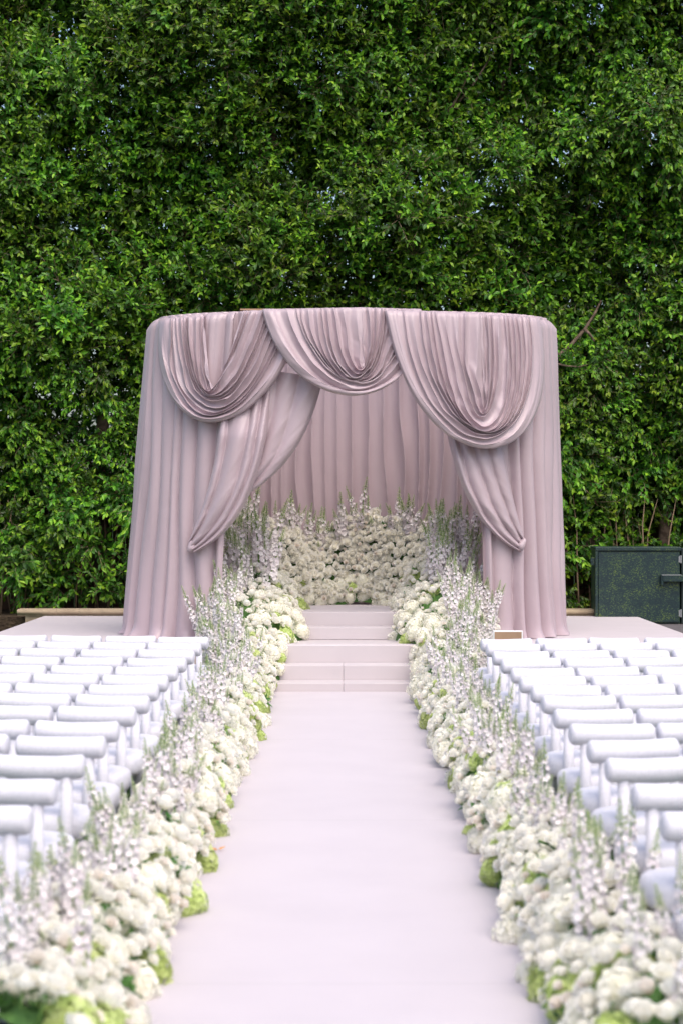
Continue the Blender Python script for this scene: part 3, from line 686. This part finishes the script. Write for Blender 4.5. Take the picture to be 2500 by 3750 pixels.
# aisle borders: fifteen short banks a side
AT = [(4, .84, 1.38, .02, .31), (8.4, .82, 1.36, .02, .32), (9.6, .81, 1.24, .02, .32), (15, .79, 1.22, .02, .34), (19, .77, 1.25, .02, .38), (21.3, .76, 1.32, .02, .46)]
NB = 15; Y0, Y1 = 6.6, 21.2
words = ['fifteenth', 'fourteenth', 'thirteenth', 'twelfth', 'eleventh', 'tenth', 'ninth', 'eighth', 'seventh', 'sixth', 'fifth', 'fourth', 'third', 'second', 'first']
for sgn in (-1, 1):
    for i in range(NB):
        a, c = Y0+(Y1-Y0)*i/NB, Y0+(Y1-Y0)*(i+1)/NB
        rr = random.Random(i*5+sgn*77)
        root = thing('flower_bank', 'aisle bank of roses, hydrangeas and delphiniums, %s from steps, %s' % (words[i], 'green cabinet side' if sgn > 0 else 'side away from green cabinet'), 'flower arrangement', (sgn*1.03, (a+c)/2, .012), 'flower banks lining the aisle')
        sf = ellipse_surf(sgn, AT, a, c); mound(root, sf, 10, 12)
        nl = rr.choice([2, 3, 4, 5]); ph = rr.uniform(0, 6.28)
        bank(root, sf, 10-nl, nl, 44+(22 if i < 4 else 0), 26, rr.randint(7, 11), 9, 1000+i*10+sgn, dscale=.82, del_a=(.34, .78), clump=lambda p_, ph=ph: .25+.75*max(0, math.sin(p_*6.28+ph)))
# mounds climbing the steps
ST = [(21.1, .76, 1.40, .02, .50), (21.9, .73, 1.50, .05, .62), (22.5, .64, 1.62, .30, .80), (23.1, .47, 1.66, .476, .98), (23.7, .45, 1.60, .50, 1.10), (24.3, .52, 1.50, .60, 1.22), (25.2, .60, 1.52, .78, 1.45)]
for sgn in (-1, 1):
    tb = [(q[0], q[1]+(.07 if sgn > 0 else 0)+(.04 if sgn > 0 and q[0] > 22.8 else 0), q[2]+(.1 if sgn > 0 else 0)*(q[0] > 22), q[3], q[4]) for q in ST]
    for (a, c, nm, kh, kr, kd, ks, dsc, lw) in ((21.2, 22.4, 'lower', 20, 60, 46, .95, .95, .4), (22.4, 23.75, 'middle', 26, 95, 52, 1.0, 1.0, .45), (23.75, 25.25, 'upper', 22, 80, 80, 1.15, 1.35, .4)):
        root = thing('flower_mound', '%s mound of white blooms climbing the steps, %s' % (nm, 'green cabinet side' if sgn > 0 else 'side away from green cabinet'), 'flower arrangement', (sgn*1.05, (a+c)/2, (.012, STZ, PLZ)[('lower', 'middle', 'upper').index(nm)]), 'flower mounds flanking the steps')
        sf = ellipse_surf(sgn, tb, a, c, 1); mound(root, sf, 12, 14)
        bank(root, sf, kh, 3, kr, 30, kd, 10, 2000+int(a*10)+sgn, low=lw, del_a=(.50, .97) if nm != 'upper' else (.42, .9), dscale=dsc*.98)
# back wall of flowers inside the canopy
def wall_surf(p_, a):
    th = R(-62+124*p_); h = a; rr0 = 1.12+.52*h**.9+.05*math.sin(th*7+h*3)
    x = rr0*math.sin(th)*1.0; y = 24.28+rr0*math.cos(th); z = PLZ+.02+(1.02+.10*math.sin(th*5))*h+.04*math.sin(th*9)
    n = Vector((-math.sin(th), -math.cos(th), .45)).normalized(); return Vector((x, y, z)), n
def wall_top(p_, a):
    th = R(-78+156*p_); rr0 = 1.60+.16*a; x = rr0*math.sin(th)*.95; y = 24.28+rr0*math.cos(th); z = 1.52+.10*math.sin(th*6)+.10*math.sin(th*13+1)
    return Vector((x, min(y, 25.95), z)), Vector((-math.sin(th), -math.cos(th), .6)).normalized()
for k, wl in enumerate(('wing of the white flower wall on the side away from green cabinet', 'centre of the white rose wall directly behind the top platform', 'wing of the white flower wall on the green cabinet side')):
    pa, pb = ((0, .31), (.31, .69), (.69, 1))[k]
    sf = lambda p_, a, pa=pa, pb=pb: wall_surf(pa+(pb-pa)*p_, a); tf = lambda p_, a, pa=pa, pb=pb: wall_top(pa+(pb-pa)*p_, a)
    root = thing('flower_wall', wl, 'flower arrangement', ((-1, 0, 1)[k], 25.6, PLZ), 'flower wall inside the canopy')
    V = np.zeros((12, 14, 3))
    for i in range(12):
        for j in range(14): q, n = sf(i/11, j/13); V[i, j] = q-n*.05
    V -= np.array(root.location); obj('greenery_base', grid(V, M['moss'], 'greenery_base'), root)
    w_ = (1, 1.25, 1)[k]
    bank(root, sf, int(15*w_), 2, int(200*w_), int(110*w_), 0, 8, 3001+k, low=.30, rs=1.2, face=(0, -.45, .12))
    bank(root, tf, 0, 0, 0, 0, int(46*w_), 5, 3012+k, del_a=(0, 1), dscale=1.22)

# ------------------------------------------------------------------ green cabinet, boards, fallen leaf
x0, z1 = px(2181, 2003, 28.2); x1, z0 = px(2490, 2274, 28.2); cx = (x0+x1)/2; W = x1-x0
g = thing('utility_cabinet', 'dark green steel utility cabinet wrapped in leaf print beside the stage', 'cabinet', (cx, 28.2, .372))
zt = z1-.372
b = MB(); b.box(-W/2, W/2, .02, .55, .004, zt-.03, .006); obj('body', b.build('body', M['camo']), g)
b = MB(); b.box(-W/2+.035, W/2-.012, -.006, .018, .03, zt-.075, .004); door = obj('door_panel', b.build('door_panel', M['camo']), g)
b = MB(); b.box(-W/2-.012, W/2+.012, -.02, .57, zt-.055, zt, .008); obj('top_rim', b.build('top_rim', M['camo']), g)
b = MB(); b.box(-W/2-.01, -W/2+.028, -.012, .016, .006, zt-.06, .003); obj('edge_trim', b.build('edge_trim', M['camo']), g)
b = MB(); b.box(-W/2-.068, -W/2-.012, .03, .10, zt-.26, zt-.15, .004); b.box(-W/2-.075, -W/2-.05, .02, .03, zt-.21, zt-.18); obj('latch', b.build('latch', M['camo']), g)
for zz in (zt-.23, .10):
    b = MB(); b.tube([(W/2+.005, -.02, zz), (W/2+.005, -.02, zz+.11)], .013, 8); b.box(W/2-.022, W/2-.004, -.012, -.006, zz+.01, zz+.10); obj('hinge', b.build('hinge', M['steel']), door)
b = MB(); b.box(W/2+.02, W/2+.40, .03, .5, .004, zt-.02, .006); obj('side_panel', b.build('side_panel', M['dkmetal']), g)
b = MB(); b.box(W/2-.27, W/2+.14, -.10, -.008, zt-.49, zt-.40, .005); b.box(W/2-.285, W/2-.255, -.10, -.008, zt-.54, zt-.395, .003); arm = obj('bracket_arm', b.build('bracket_arm', M['camo']), g)
b = MB(); b.box(W/2-.275, W/2+.0, -.103, -.01, zt-.399, zt-.392); obj('bracket_cap', b.build('bracket_cap', M['steel']), arm)
def board(x, y, top, wd, label):
    t = thing('sign_board', label, 'board', (x, y, .002)); b = MB(); b.box(-wd/2, wd/2, 0, .05, 0, top, .003); obj('frame', b.build('frame', M['white']), t)
    b = MB(); b.box(-wd/2+.012, wd/2-.012, -.004, -.001, .02, top-.012); obj('tan_face', b.build('tan_face', M['tan']), t)
xa, zt1 = px(1805, 2311, 20.2); xb, _ = px(1913, 2311, 20.2); board((xa+xb)/2, 20.2, zt1, xb-xa, 'low tan board with white edge behind front row, green cabinet side')
xb, zt2 = px(737, 2345, 20.2); board(xb-.15, 20.2, zt2, .30, 'low tan board behind front row, side away from green cabinet')
b = MB(); v, f = leaf_geo(.055, .03, .006, -.012); b.add(v, f); v2 = v.copy(); v2[:, [0, 1]] = v[:, [1, 0]]*np.array([1, -1]); b.add(v2+np.array([.01, .0, .004]), f)
lf = obj('fallen_leaf', b.build('fallen_leaf', M['orange']), None, (-.73, 11.55, .020), (0, 0, .8)); tag(lf, 'small orange fallen leaf on the pale runner beside the flowers', 'leaf')

# ------------------------------------------------------------------ short turf under the chairs
n = 26000; r = rng; sx_ = np.where(r.random(n) < .5, -1, 1); gx = sx_*r.uniform(1.0, 3.4, n); gy = r.uniform(7.2, 21.8, n); hh = r.uniform(.018, .04, n); az = r.uniform(0, 6.28, n); lx = r.uniform(-.015, .015, (n, 2)); wv = .004
v = np.zeros((n, 3, 3)); v[:, 0] = np.stack([gx+wv*np.cos(az), gy+wv*np.sin(az), 0*gx+.001], 1); v[:, 1] = np.stack([gx-wv*np.cos(az), gy-wv*np.sin(az), 0*gx+.001], 1); v[:, 2] = np.stack([gx+lx[:, 0], gy+lx[:, 1], hh], 1)
tag(obj('grass', mesh('grass', v.reshape(-1, 3), np.arange(3*n).reshape(n, 3), M['blade'])), 'short dark green turf under the chairs', 'grass', kind='stuff')
